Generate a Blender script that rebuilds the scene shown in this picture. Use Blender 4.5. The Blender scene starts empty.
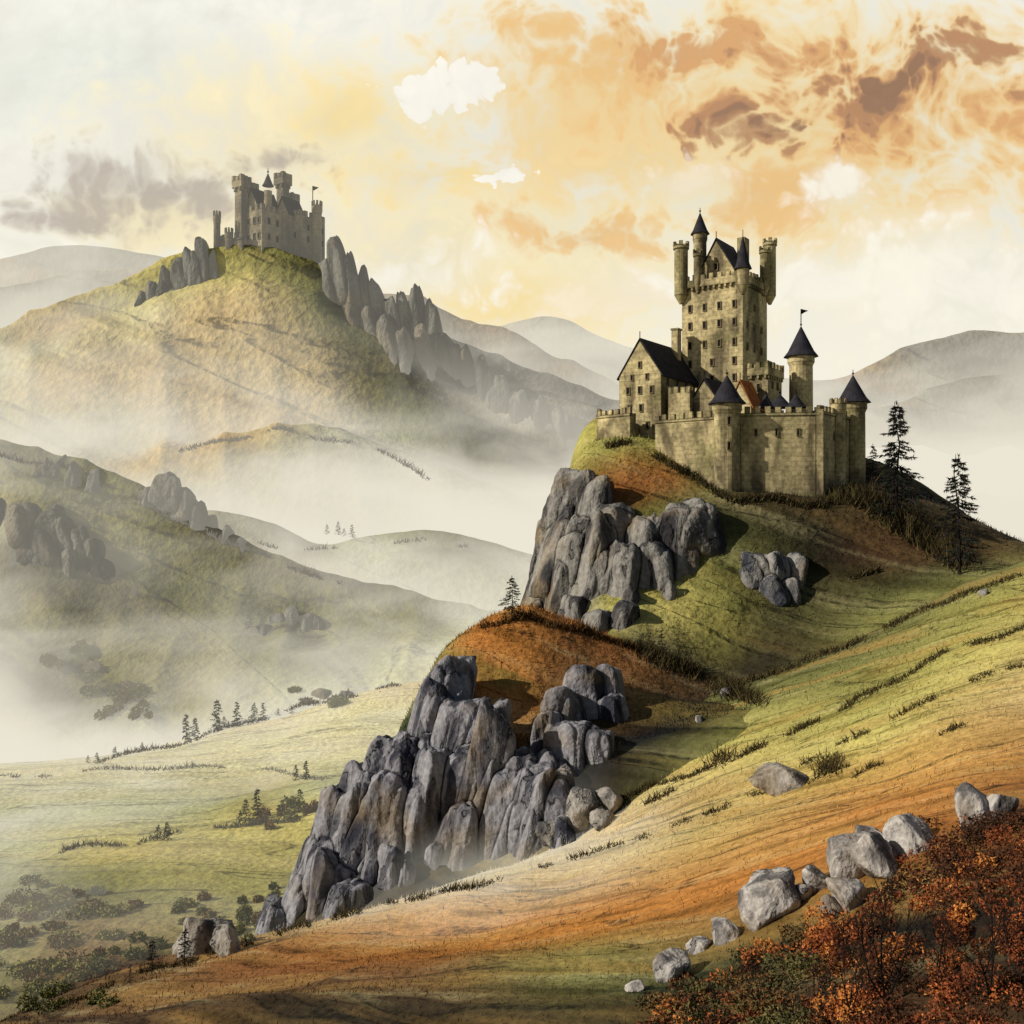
import bpy, math, random
import numpy as np
from mathutils import Vector, noise as mn
from mathutils.bvhtree import BVHTree
random.seed(7); rng=np.random.default_rng(7)
scene=bpy.context.scene
COL=scene.collection

# ---------------------------------------------------------------- helpers
def lin(c,ds=0.0):
    out=[]
    for v in c[:3]:
        v=v/255.0
        out.append(v/12.92 if v<=0.04045 else ((v+0.055)/1.055)**2.4)
    if ds:
        l=out[0]*.3+out[1]*.6+out[2]*.1
        out=[o*(1-ds)+l*ds for o in out]
    return out
def L4(c,k=1.0,ds=0.0):
    a=lin(c,ds); return (a[0]*k,a[1]*k,a[2]*k,1.0)
# survey point: eastings/heights measured per 1000 m of range from the viewpoint
def S(u,v,d): return ((u-512)*d/1000.0, d, (512-v)*d/1000.0)
def sst(a,b,x):
    t=min(1,max(0,(x-a)/(b-a))); return t*t*(3-2*t)

class N:
    def __init__(s,nt): s.nt=nt; nt.nodes.clear()
    def set(s,inp,v):
        if isinstance(v,bpy.types.NodeSocket): s.nt.links.new(v,inp)
        else: inp.default_value=v
    def node(s,t,ins=None,**props):
        nd=s.nt.nodes.new(t)
        for k,v in props.items(): setattr(nd,k,v)
        if ins:
            for k,v in ins.items(): s.set(nd.inputs[k],v)
        return nd
    def m(s,op,a,b=0.0,c=None,clamp=False):
        nd=s.node('ShaderNodeMath',{0:a,1:b},operation=op,use_clamp=clamp)
        if c is not None: s.set(nd.inputs[2],c)
        return nd.outputs[0]
    def vm(s,op,a,b):
        nd=s.node('ShaderNodeVectorMath',{0:a,1:b},operation=op)
        return nd.outputs['Value'] if op in('LENGTH','DOT_PRODUCT') else nd.outputs[0]
    def noise(s,vec,scale,detail=3,dist=0.0,col=False):
        nd=s.node('ShaderNodeTexNoise',{'Vector':vec,'Scale':scale,'Detail':detail,'Distortion':dist})
        return nd.outputs[1] if col else nd.outputs[0]
    def mr(s,v,a,b,c,d,smooth=True):
        nd=s.node('ShaderNodeMapRange',{0:v,1:a,2:b,3:c,4:d},interpolation_type='SMOOTHSTEP' if smooth else 'LINEAR')
        return nd.outputs[0]
    def mix(s,f,a,b,blend='MIX'):
        nd=s.node('ShaderNodeMix',{0:f,6:a,7:b},data_type='RGBA',blend_type=blend)
        return nd.outputs[2]
    def grey(s,k): return s.node('ShaderNodeCombineColor',{0:k,1:k,2:k}).outputs[0]

MIST_GLOW=(0.84,0.79,0.66,1)  # self-lit haze colour painted onto surfaces; the scene holds no fog volume
def finish(n,color,painted_mist,rough=0.95,normal=None):
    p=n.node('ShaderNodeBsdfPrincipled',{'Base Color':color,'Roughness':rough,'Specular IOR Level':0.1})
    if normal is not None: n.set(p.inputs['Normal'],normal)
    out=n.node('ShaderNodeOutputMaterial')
    e=n.node('ShaderNodeEmission',{0:MIST_GLOW,1:1.0})
    mx=n.node('ShaderNodeMixShader',{0:painted_mist,1:p.outputs[0],2:e.outputs[0]})  # aerial haze painted in: surface fades to glowing mist colour
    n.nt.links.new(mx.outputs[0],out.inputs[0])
def newmat(name):
    m=bpy.data.materials.new(name); m.use_nodes=True
    m.cycles.emission_sampling='NONE'
    return m,N(m.node_tree)
def geo(n): return n.node('ShaderNodeNewGeometry').outputs['Position']
def mistattr(n): return n.node('ShaderNodeAttribute',attribute_name='painted_mist').outputs['Fac']
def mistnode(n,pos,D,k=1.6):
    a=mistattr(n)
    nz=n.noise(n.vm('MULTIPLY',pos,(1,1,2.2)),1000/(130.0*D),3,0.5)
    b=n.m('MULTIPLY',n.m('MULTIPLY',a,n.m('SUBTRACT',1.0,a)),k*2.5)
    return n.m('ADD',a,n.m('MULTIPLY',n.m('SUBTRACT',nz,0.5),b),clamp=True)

def terrain_mat(name,D,va,vb,inkw=0.012,ochre=(200,140,60),och=0.5,cont=1.0):
    m,n=newmat(name); pos=geo(n)
    s=lambda p:1000.0/(p*D)
    col=n.node('ShaderNodeAttribute',attribute_name='Col').outputs['Color']
    a=n.vm('DOT_PRODUCT',pos,va); b=n.vm('DOT_PRODUCT',pos,vb)
    sv=n.node('ShaderNodeCombineXYZ',{0:a,1:b}).outputs[0]
    st=n.noise(sv,s(34),4,0.4)
    hue=n.noise(sv,s(75),3,0.8)
    fine=n.noise(pos,s(7),3)
    c=n.mix(n.mr(hue,0.47,0.68,0.0,och),col,L4(ochre,0.7,.1))
    # dark heather washes and bleached grass bands
    c=n.mix(n.mr(st,0.52,0.70,0.0,0.70*cont),c,n.mix(1.0,c,(0.38,0.37,0.26,1),'MULTIPLY'))
    c=n.mix(n.mr(st,0.30,0.47,0.38*cont,0.0),c,n.mix(0.45,c,(0.60,0.52,0.26,1)))
    k=n.mr(fine,0.3,0.7,0.76,1.2,False)
    iso=n.m('ABSOLUTE',n.m('SUBTRACT',hue,0.5))
    brk=n.mr(fine,0.42,0.56,0.15,1.0)
    line=n.m('MULTIPLY',n.mr(iso,inkw*0.25,inkw,1.0,0.0),brk)
    k=n.m('MULTIPLY',k,n.m('SUBTRACT',1.0,n.m('MULTIPLY',line,0.7)))
    c=n.mix(1.0,c,n.grey(k),'MULTIPLY')
    bump=n.node('ShaderNodeBump',{'Strength':0.6,'Distance':D*0.010,'Height':n.m('ADD',n.m('MULTIPLY',fine,0.45),st)}).outputs[0]
    finish(n,c,mistnode(n,pos,D),normal=bump)
    return m
def rock_mat(name,D,c1=(128,128,134),c2=(62,64,74),warm=(150,130,100),zs=0.2,bev=True):
    m,n=newmat(name); g=n.node('ShaderNodeNewGeometry'); pos=g.outputs['Position']; s=lambda p:1000.0/(p*D)
    w=n.vm('MULTIPLY',pos,(1,1,zs))
    a=n.noise(w,s(20),4,0.5)
    big=n.noise(pos,s(50),2)
    fine=n.noise(pos,s(4.5),2)
    c=n.mix(n.mr(a,0.36,0.60,0,1),L4(c2,0.85),L4(c1,1.0))
    c=n.mix(n.mr(big,0.5,0.7,0,0.5),c,L4(warm,0.75))
    iso=n.m('ABSOLUTE',n.m('SUBTRACT',a,0.47))
    line=n.mr(iso,0.002,0.012,0.2,1.0)
    line=n.m('MAXIMUM',line,n.mr(big,0.42,0.56,0.0,1.0))
    k=n.m('MULTIPLY',line,n.mr(fine,0.3,0.7,0.72,1.22,False))
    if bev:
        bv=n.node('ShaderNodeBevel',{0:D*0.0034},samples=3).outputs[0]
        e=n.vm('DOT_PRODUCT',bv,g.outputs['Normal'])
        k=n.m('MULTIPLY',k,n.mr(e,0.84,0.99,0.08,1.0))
    c=n.mix(1.0,c,n.grey(k),'MULTIPLY')
    bh=n.m('ADD',n.m('ADD',a,n.m('MULTIPLY',line,0.15)),n.m('MULTIPLY',fine,.25))
    bump=n.node('ShaderNodeBump',{'Strength':0.8,'Distance':D*0.010,'Height':bh}).outputs[0]
    finish(n,c,mistattr(n),normal=bump)
    return m
def veg_mat(name,D=60):
    m,n=newmat(name)
    col=n.node('ShaderNodeAttribute',attribute_name='Col').outputs['Color']
    finish(n,col,mistattr(n)); return m
def stone_mat(name,D,base,dark,green,painted_mist,kb=.76):
    m,n=newmat(name); g=n.node('ShaderNodeNewGeometry'); pos=g.outputs['Position']; s=lambda p:1000.0/(p*D)
    sx=n.node('ShaderNodeSeparateXYZ',{0:pos})
    h=n.m('ADD',sx.outputs[0],n.m('MULTIPLY',sx.outputs[1],0.75))
    bv=n.node('ShaderNodeCombineXYZ',{0:h,1:sx.outputs[2]}).outputs[0]
    br=n.node('ShaderNodeTexBrick',{'Vector':bv,'Color1':(1,1,1,1),'Color2':(.72,.72,.72,1),'Mortar':(.5,.48,.45,1),'Scale':s(10),'Mortar Size':0.03,'Brick Width':0.7,'Row Height':0.42}).outputs[0]
    st=n.noise(n.vm('MULTIPLY',pos,(1,1,.4)),s(26),5,0.8)
    big=n.noise(pos,s(48),3,0.3); fine=n.noise(pos,s(3.6),3)
    c=n.mix(n.mr(st,0.40,0.66,0,0.88),L4(base,kb),L4(dark,0.72))
    c=n.mix(n.mr(big,0.48,0.68,0,0.55),c,L4(green,0.66))
    c=n.mix(0.55,c,br,'MULTIPLY')
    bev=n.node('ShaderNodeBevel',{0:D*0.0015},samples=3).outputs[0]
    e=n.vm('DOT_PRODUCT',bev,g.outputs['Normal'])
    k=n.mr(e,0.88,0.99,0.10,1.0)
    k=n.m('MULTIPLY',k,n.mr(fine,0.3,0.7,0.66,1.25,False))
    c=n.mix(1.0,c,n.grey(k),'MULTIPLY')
    bump=n.node('ShaderNodeBump',{'Strength':0.6,'Distance':D*0.0007,'Height':fine}).outputs[0]
    mv=n.node('ShaderNodeValue'); mv.outputs[0].default_value=painted_mist
    finish(n,c,mv.outputs[0],normal=bump); return m
def plain_mat(name,c,D=130,painted_mist=0.0,var=0.35,rough=0.85):
    m,n=newmat(name); pos=geo(n)
    k=n.mr(n.noise(pos,1000/(7.0*D),3),0.3,0.7,1-var,1+var,False)
    cc=n.mix(1.0,L4(c,0.8),n.grey(k),'MULTIPLY')
    mv=n.node('ShaderNodeValue'); mv.outputs[0].default_value=painted_mist
    finish(n,cc,mv.outputs[0],rough); return m

class Buf:
    def __init__(s): s.v=[];s.f=[];s.c=[];s.m=[]
    def add(s,v,f,c=(0.2,0.2,0.2),m=0.0):
        o=len(s.v); s.v.extend([tuple(p) for p in v]); s.f.extend([tuple(i+o for i in q) for q in f])
        if isinstance(c,list): s.c.extend(c)
        else: s.c.extend([tuple(c)]*len(v))
        if isinstance(m,(list,np.ndarray)): s.m.extend(list(m))
        else: s.m.extend([m]*len(v))
    def obj(s,name,mat,smooth=False,parent=None):
        me=bpy.data.meshes.new(name); me.from_pydata(s.v,[],s.f)
        ca=me.color_attributes.new('Col','FLOAT_COLOR','POINT')
        arr=np.ones((len(s.v),4),dtype=np.float32); arr[:,:3]=np.array(s.c,dtype=np.float32)[:,:3]
        ca.data.foreach_set('color',arr.ravel())
        ma=me.attributes.new('painted_mist','FLOAT','POINT'); ma.data.foreach_set('value',np.array(s.m,dtype=np.float32))  # amount of painted haze per vertex
        if smooth: me.polygons.foreach_set('use_smooth',[True]*len(me.polygons))
        me.materials.append(mat); me.update()
        ob=bpy.data.objects.new(name,me); COL.objects.link(ob)
        if parent: ob.parent=parent
        return ob
def empty(name):
    e=bpy.data.objects.new(name,None); COL.objects.link(e); return e

PAL={k:[x*0.74 for x in lin(v,.08)] for k,v in dict(
 O=(206,150,70),B=(126,92,50),G=(132,130,66),Y=(204,190,100),g=(90,88,48),y=(236,226,166),K=(56,50,32),
 T=(222,194,130),s=(134,130,118),P=(194,196,138),R=(122,68,36),D=(82,60,36),L=(166,158,76),E=(202,174,102),w=(228,218,194),
 o=(196,128,48),k=(38,34,22),a=(164,104,42)).items()}

def resample(A,n):
    m=A.shape[0]; t=np.linspace(0,m-1,n); i=np.minimum(t.astype(int),m-2); f=(t-i).reshape((-1,)+(1,)*(A.ndim-1))
    E=np.concatenate([(2*A[0]-A[1])[None],A,(2*A[-1]-A[-2])[None]])
    p0,p1,p2,p3=E[i],E[i+1],E[i+2],E[i+3]
    return 0.5*((2*p1)+(-p0+p2)*f+(2*p0-5*p1+4*p2-p3)*f*f+(-p0+3*p1-3*p2+p3)*f**3)
TV=[];TF=[]
def loft(name,rows,nu,nv,mat,amp,feat,rib=0.0,seed=0,bvh=True):
    A=[]
    for r in rows:
        rr=[]
        for p in r:
            if p[0]=='W': pos=p[1:4]; c=PAL[p[4]]; m=p[5]
            else: pos=S(p[0],p[1],p[2]); c=PAL[p[3]]; m=p[4] if len(p)>4 else 0.0
            rr.append(list(pos)+list(c)+[m])
        A.append(rr)
    A=np.array(A,float)
    G=resample(A,nv); G=np.swapaxes(resample(np.swapaxes(G,0,1),nu),0,1)
    G[...,6]=np.clip(G[...,6],0.0,1)
    G[...,3:6]=np.clip(G[...,3:6],0.01,1)
    off=Vector((seed*13.7,seed*5.1,seed*3.3))
    for j in range(nv):
        for i in range(nu):
            x,y,z=G[j,i,:3]
            q=Vector((x,y,z*0.6))/feat+off
            hh=mn.fractal(q,1.0,2.0,5)*amp
            if rib:
                w=1-abs(mn.noise(Vector((x/feat*1.3+z/feat*0.35,y/feat*0.25,3.1))+off))*2.2
                hh+=rib*w*0.6-rib*0.2
            G[j,i,2]+=hh
    v=G[...,:3].reshape(-1,3)
    f=[(j*nu+i,j*nu+i+1,(j+1)*nu+i+1,(j+1)*nu+i) for j in range(nv-1) for i in range(nu-1)]
    b=Buf(); b.v=[tuple(p) for p in v]; b.f=f; b.c=[tuple(p) for p in G[...,3:6].reshape(-1,3)]; b.m=list(G[...,6].ravel())
    ob=b.obj(name,mat,True)
    o=len(TV)
    if bvh:
        TV.extend(b.v); TF.extend([tuple(k+o for k in q) for q in f])
    return ob,G,BVHTree.FromPolygons(b.v,b.f)
def row(d,c,m,us,vs):
    n=len(us)
    d=d if isinstance(d,(list,tuple)) else [d]*n
    m=m if isinstance(m,(list,tuple)) else [m]*n
    c=list(c)*n if len(c)==1 else list(c)
    assert len(vs)==n and len(c)>=n,(n,len(vs),len(c))
    return [(us[i],vs[i],d[i],c[i],m[i]) for i in range(n)]

# ---------------------------------------------------------------- terrain
FAR=(0.22,0.0,1.0); FARB=(0.22,0.12,0.0)
us=[-300,-120,0,60,130,220,320,420]
mX=terrain_mat('distant_hill_haze',1600,FAR,FARB)
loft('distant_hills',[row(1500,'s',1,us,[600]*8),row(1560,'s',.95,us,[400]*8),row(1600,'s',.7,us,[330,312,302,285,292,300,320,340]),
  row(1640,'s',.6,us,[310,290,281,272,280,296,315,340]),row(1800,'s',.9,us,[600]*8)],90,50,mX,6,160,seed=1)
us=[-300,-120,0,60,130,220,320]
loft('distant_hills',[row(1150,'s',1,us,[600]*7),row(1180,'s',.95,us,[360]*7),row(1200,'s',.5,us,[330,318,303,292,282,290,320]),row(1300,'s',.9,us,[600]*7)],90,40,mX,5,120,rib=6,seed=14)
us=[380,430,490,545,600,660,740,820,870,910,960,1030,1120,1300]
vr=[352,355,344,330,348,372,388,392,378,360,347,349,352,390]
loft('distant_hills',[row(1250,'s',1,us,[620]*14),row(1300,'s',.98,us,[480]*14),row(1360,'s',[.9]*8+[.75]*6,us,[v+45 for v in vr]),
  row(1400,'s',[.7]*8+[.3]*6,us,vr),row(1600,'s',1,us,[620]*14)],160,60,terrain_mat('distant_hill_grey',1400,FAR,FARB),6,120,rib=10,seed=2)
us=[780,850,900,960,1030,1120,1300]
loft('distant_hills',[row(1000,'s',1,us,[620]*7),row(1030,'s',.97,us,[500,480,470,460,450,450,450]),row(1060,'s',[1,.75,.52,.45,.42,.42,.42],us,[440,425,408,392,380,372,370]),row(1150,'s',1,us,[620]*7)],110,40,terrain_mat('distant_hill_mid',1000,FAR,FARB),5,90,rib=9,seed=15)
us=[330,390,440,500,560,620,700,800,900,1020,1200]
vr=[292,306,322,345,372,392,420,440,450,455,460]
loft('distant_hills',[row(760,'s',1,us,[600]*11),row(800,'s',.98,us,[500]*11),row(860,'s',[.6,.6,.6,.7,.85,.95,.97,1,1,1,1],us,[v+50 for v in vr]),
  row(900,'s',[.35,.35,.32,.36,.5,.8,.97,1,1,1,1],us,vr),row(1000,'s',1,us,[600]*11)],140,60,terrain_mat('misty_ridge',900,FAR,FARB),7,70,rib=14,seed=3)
us=[-160,-40,50,120,190,250,320,390,450,530,640]
mB=terrain_mat('far_hill_grass',440,(0.30,-0.1,1.0),(0.16,0.1,-0.1),inkw=0.024,ochre=(212,172,108),och=0.5)
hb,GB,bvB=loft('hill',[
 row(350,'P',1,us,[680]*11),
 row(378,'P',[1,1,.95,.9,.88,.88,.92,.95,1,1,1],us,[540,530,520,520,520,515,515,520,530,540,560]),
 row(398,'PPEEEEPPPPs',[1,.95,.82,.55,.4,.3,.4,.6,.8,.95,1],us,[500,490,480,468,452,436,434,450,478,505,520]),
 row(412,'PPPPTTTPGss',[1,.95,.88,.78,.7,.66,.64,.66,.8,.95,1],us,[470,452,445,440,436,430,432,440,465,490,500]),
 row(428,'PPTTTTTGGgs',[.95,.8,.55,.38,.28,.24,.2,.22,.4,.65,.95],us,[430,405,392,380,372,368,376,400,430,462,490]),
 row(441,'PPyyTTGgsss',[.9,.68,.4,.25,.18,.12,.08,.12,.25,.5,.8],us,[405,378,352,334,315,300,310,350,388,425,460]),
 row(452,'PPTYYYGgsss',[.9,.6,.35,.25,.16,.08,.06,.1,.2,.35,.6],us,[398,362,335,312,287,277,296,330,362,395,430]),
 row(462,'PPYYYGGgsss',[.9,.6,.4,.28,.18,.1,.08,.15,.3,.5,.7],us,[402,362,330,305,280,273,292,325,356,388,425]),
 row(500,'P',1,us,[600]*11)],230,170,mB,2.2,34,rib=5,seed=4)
us=[60,150,210,270,320,370,430,490,550,620,720]
mC2=terrain_mat('pale_hill_grass',310,FAR,FARB,ochre=(200,176,124),och=0.3)
loft('hill',[row(300,'P',1,us,[660]*11),row(315,'P',.8,us,[600]*11),row(330,'PPPGGPGGPss',[1,.85,.65,.6,.6,.55,.55,.6,.75,.9,1],us,[560,545,538,552,556,553,548,556,570,585,600]),
 row(345,'PGGGGGGGGss',[1,.85,.62,.55,.5,.4,.38,.5,.75,.92,1],us,[550,528,518,528,550,543,538,552,565,575,590]),row(375,'P',1,us,[640]*11)],150,60,mC2,1.2,26,seed=5)
us=[440,490,530,570,610,660,760]
loft('hill',[row(420,'s',1,us,[640]*7),row(450,'s',.95,us,[560,560,555,555,550,550,550]),row(480,'s',[.95,.8,.6,.6,.65,.85,1],us,[565,550,535,520,512,510,510]),row(520,'s',1,us,[640]*7)],70,40,mC2,1,30,seed=6)
us=[-220,-80,0,60,130,200,270,340,420,500,600]
mC=terrain_mat('green_hill_grass',250,(0.36,-0.1,1.0),(0.2,0.15,0.0),inkw=0.024,ochre=(196,176,110),och=0.4,cont=.85)
hc,GC,bvC=loft('hill',[
 row(205,'P',1,us,[860,850,840,830,810,800,790,775,760,745,740]),
 row(215,'PPPPPPPPPyy',[1,1,1,.97,.9,.85,.82,.8,.75,.7,.7],us,[790,770,765,765,755,745,735,722,705,690,685]),
 row(226,'ggggGGPPPPy',[.95,.9,.88,.6,.42,.5,.55,.6,.6,.65,.7],us,[715,705,700,705,710,705,700,690,672,660,660]),
 row(240,'gGGGGGGGPPP',[.65,.6,.55,.4,.3,.32,.4,.5,.55,.6,.7],us,[640,632,630,640,652,660,662,660,650,645,650]),
 row(254,'gGgggGGGGPP',[.55,.42,.35,.2,.2,.25,.3,.38,.45,.6,.7],us,[565,560,560,575,600,622,632,638,636,634,640]),
 row(266,'gGLGLGGGGPP',[.55,.45,.35,.25,.25,.25,.25,.3,.4,.55,.7],us,[490,494,498,515,545,575,594,610,618,624,635]),
 row(276,'gggGGgggGPP',[.55,.45,.4,.35,.28,.26,.3,.35,.42,.55,.7],us,[440,448,455,466,494,528,558,584,604,620,640]),
 row(310,'P',1,us,[700]*11)],210,150,mC,1.2,20,rib=2.8,seed=7)
us=[-260,-120,0,90,180,260,330,400,470,560]
mE=terrain_mat('valley_field_grass',140,(0.1,1.0,0.5),(0.25,0.0,0.0),inkw=0.016,ochre=(226,200,124),och=0.3,cont=.75)
he,GE,bvE=loft('valley_field',[
 row(40,'g',0,us,[1650]*10),
 row(62,'GgDDKgggKK',0,us,[1130,1120,1110,1100,1090,1080,1060,1050,1040,1030]),
 row(84,'GGGBgGGggg',[.15,.15,.12,.08,.05,.1,.15,.2,.2,.2],us,[975,962,958,950,945,942,930,915,910,905]),
 row(102,'GGGGLLGGGG',[.4,.38,.3,.15,.1,.08,.1,.15,.2,.2],us,[905,898,892,888,882,880,872,862,860,860]),
 row(122,'PPPYYYYLLL',[.6,.5,.4,.15,.1,.05,.05,.15,.2,.2],us,[860,856,852,848,838,828,818,812,808,805]),
 row(145,'PPPPPLPGGG',[.6,.55,.5,.35,.22,.15,.12,.15,.2,.2],us,[822,818,815,812,806,798,788,780,775,770]),
 row(175,'yyyyyyyyyy',[.5,.4,.35,.3,.28,.22,.18,.18,.2,.2],us,[785,780,776,772,768,762,752,745,740,735]),
 row(202,'yyyyyyyyyy',[.75,.65,.6,.5,.4,.3,.25,.25,.3,.3],us,[772,768,765,760,748,735,722,712,706,700]),
 row(228,'yyyyyTyTTT',[.9,.88,.88,.78,.65,.45,.3,.3,.35,.5],us,[775,770,766,758,742,722,702,687,680,676]),
 row(262,'P',1,us,[760]*10)],200,160,mE,0.7,22,seed=8)
us=[-260,-60,40,150,290,430,570,700,860,980,1120,1300]
mF=terrain_mat('hillside_grass',42,(0.62,0.78,0.25),(0.16,-0.13,0.06),inkw=0.02,ochre=(190,146,66),och=0.5,cont=1.2)
xs=[-30,-21,-16,-12,-8,-4,-1,2,5,8,12,18]
hf,GF,bvF=loft('hillside',[
 [('W',xs[i]*0.9,-8,[-12,-11.5,-11,-10.6,-10,-9.6,-9.2,-8.6,-8,-7.6,-7.2,-7][i],'g',0) for i in range(12)],
 [('W',xs[i],6,[-14,-12.6,-12,-11.3,-10.6,-9.8,-9.2,-8.6,-7.9,-7.4,-7,-6.6][i],'g',0) for i in range(12)],
 row([27,26,25.5,25,23.5,21.5,19.5,18,16,15,14,13],'KKDDKKKkDDkD',0,us,[1080,1060,1045,1040,1035,1035,1035,1035,1035,1035,1035,1035]),
 row([38,37,36,35,32,29,26,24,21.5,20,19,18],'gKDBBBGgKkDD',0,us,[1085,1050,1032,1010,995,985,975,960,925,890,860,840]),
 row([46,46,45,45,42,38,34.5,31,27,25,24,23],'gKDBaooooaDD',0,us,[1085,1048,1015,980,950,940,918,890,850,822,800,770]),
 row([56,56,56,56,55,53,49,43,37.5,34,32,30],'gKDDETTEOOaO',[0,0,0,0,.1,.35,.25,0,0,0,0,0],us,[1090,1052,1008,968,928,893,864,836,800,765,735,700]),
 row([70,70,70,70,68,65,60,53,47,43,41,39],'gggGGPTEYETE',[.1,.1,.1,0,.1,.45,.35,.05,0,0,0,0],us,[1120,1100,1060,1010,955,895,845,795,745,708,672,635]),
 row([84,84,84,84,80,74,68,62,56,52,49,47],'gggGGGGYLYEE',0,us,[1120,1100,1060,1010,950,890,815,755,700,660,625,590]),
 row([100,100,100,100,94,86,78,72,67,64,61,60],'gggggggGGLYE',0,us,[1100,1080,1040,990,930,870,790,722,662,615,585,555]),
 row([120,120,120,120,112,102,92,85,80,77,76,76],'ggggggKKgGLG',0,us,[1080,1060,1020,970,910,860,770,700,640,590,553,530]),
 row([150,150,150,150,140,130,120,112,105,100,98,98],'g',0,us,[1000,980,960,930,880,840,790,740,690,640,600,590]),
 row(190,'g',.3,us,[900]*12)],330,300,mF,0.5,11,seed=9)
us=[505,552,576,620,665,715,765,820,880,950,1040,1160]
mG=terrain_mat('castle_hill_grass',118,(0.5,0.3,0.9),(0.15,0.1,-0.1),inkw=0.02,ochre=(150,118,60),och=0.3)
hg,GG,bvG=loft('castle_hill',[
 row(84,'g',0,us,[980,930,880,830,790,770,730,710,680,655,645,640]),
 row(100,'KKKKKKKgGGGG',0,us,[870,790,705,662,668,682,668,650,622,594,575,570]),
 row(108,'gggLYLggggGG',0,us,[820,720,650,618,614,616,620,612,590,572,560,560]),
 row(114,'gssLYGgKDDgG',0,us,[800,690,610,580,574,562,556,556,556,552,552,552]),
 row(120,'sssgGgKKkKKG',0,us,[770,640,555,525,516,506,500,503,502,520,548,555]),
 row(126,'ssDaaGkkkkKg',0,us,[755,600,505,478,478,488,493,494,490,508,552,575]),
 row(132,'sgLLLGgKkkKg',0,us,[745,560,468,446,450,476,486,486,482,506,560,590]),
 row(138,'gGLLLGgKKKgg',0,us,[745,575,460,439,444,464,476,478,478,514,580,610]),
 row(152,'gGLLGGgggggg',0,us,[755,620,480,446,450,470,480,485,492,530,600,640]),
 row(175,'g',.3,us,[800]*12)],260,190,mG,0.6,9,seed=10)
us=[225,295,370,440,510,570,620,680,745,810]
mH=terrain_mat('crag_heath',78,(0.4,0.5,0.9),(0.3,0.2,-0.2),inkw=0.02,ochre=(140,120,48),och=0.8)
hh,GH,bvH=loft('crag',[
 row(58,'DDDKKKgggg',[.2,.2,.2,.3,.4,.2,0,0,0,0],us,[1010,965,945,925,905,880,850,810,770,745]),
 row(64,'KKKKKkKgGG',[0,0,.1,.1,.2,.1,0,0,0,0],[250,315,378,440,505,562,620,680,745,810],[960,905,870,855,838,805,775,750,728,715]),
 row(69,'KKKKKkkkgG',0,[275,335,392,448,508,560,620,682,745,810],[935,845,795,772,765,750,742,728,712,708]),
 row(75,'gKKaoBBkDg',0,[300,365,412,458,512,562,625,688,745,810],[925,790,728,705,700,700,702,704,704,706]),
 row(84,'gGGooaaBDg',0,[330,392,432,478,520,575,630,690,745,810],[920,765,668,630,616,630,652,676,694,708]),
 row(92,'gGGOOooDgg',0,[340,405,445,490,528,580,635,695,750,810],[930,800,690,655,640,652,672,694,712,725]),
 row(112,'g',0,[380,430,470,510,540,590,640,700,750,810],[980,940,900,870,850,850,850,850,850,850])],210,180,mH,0.5,7,seed=11)
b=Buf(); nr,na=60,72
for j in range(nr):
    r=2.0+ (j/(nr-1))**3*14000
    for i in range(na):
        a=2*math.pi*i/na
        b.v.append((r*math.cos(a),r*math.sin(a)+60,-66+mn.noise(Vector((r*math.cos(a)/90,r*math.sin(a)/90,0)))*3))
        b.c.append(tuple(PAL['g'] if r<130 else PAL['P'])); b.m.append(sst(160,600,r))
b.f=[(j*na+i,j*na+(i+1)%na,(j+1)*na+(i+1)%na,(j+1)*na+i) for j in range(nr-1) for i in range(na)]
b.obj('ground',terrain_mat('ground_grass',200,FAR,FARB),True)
BV=BVHTree.FromPolygons(TV,TF)
def drop(u,v,bv=None):
    d=Vector(S(u,v,1.0)).normalized()
    return (bv or BV).ray_cast(Vector((0,0,0)),d)[0]
def dropn(u,v,bv=None):
    for k in range(0,40,2):
        p=drop(u,v+k,bv)
        if p is not None: return p
    return None

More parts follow.
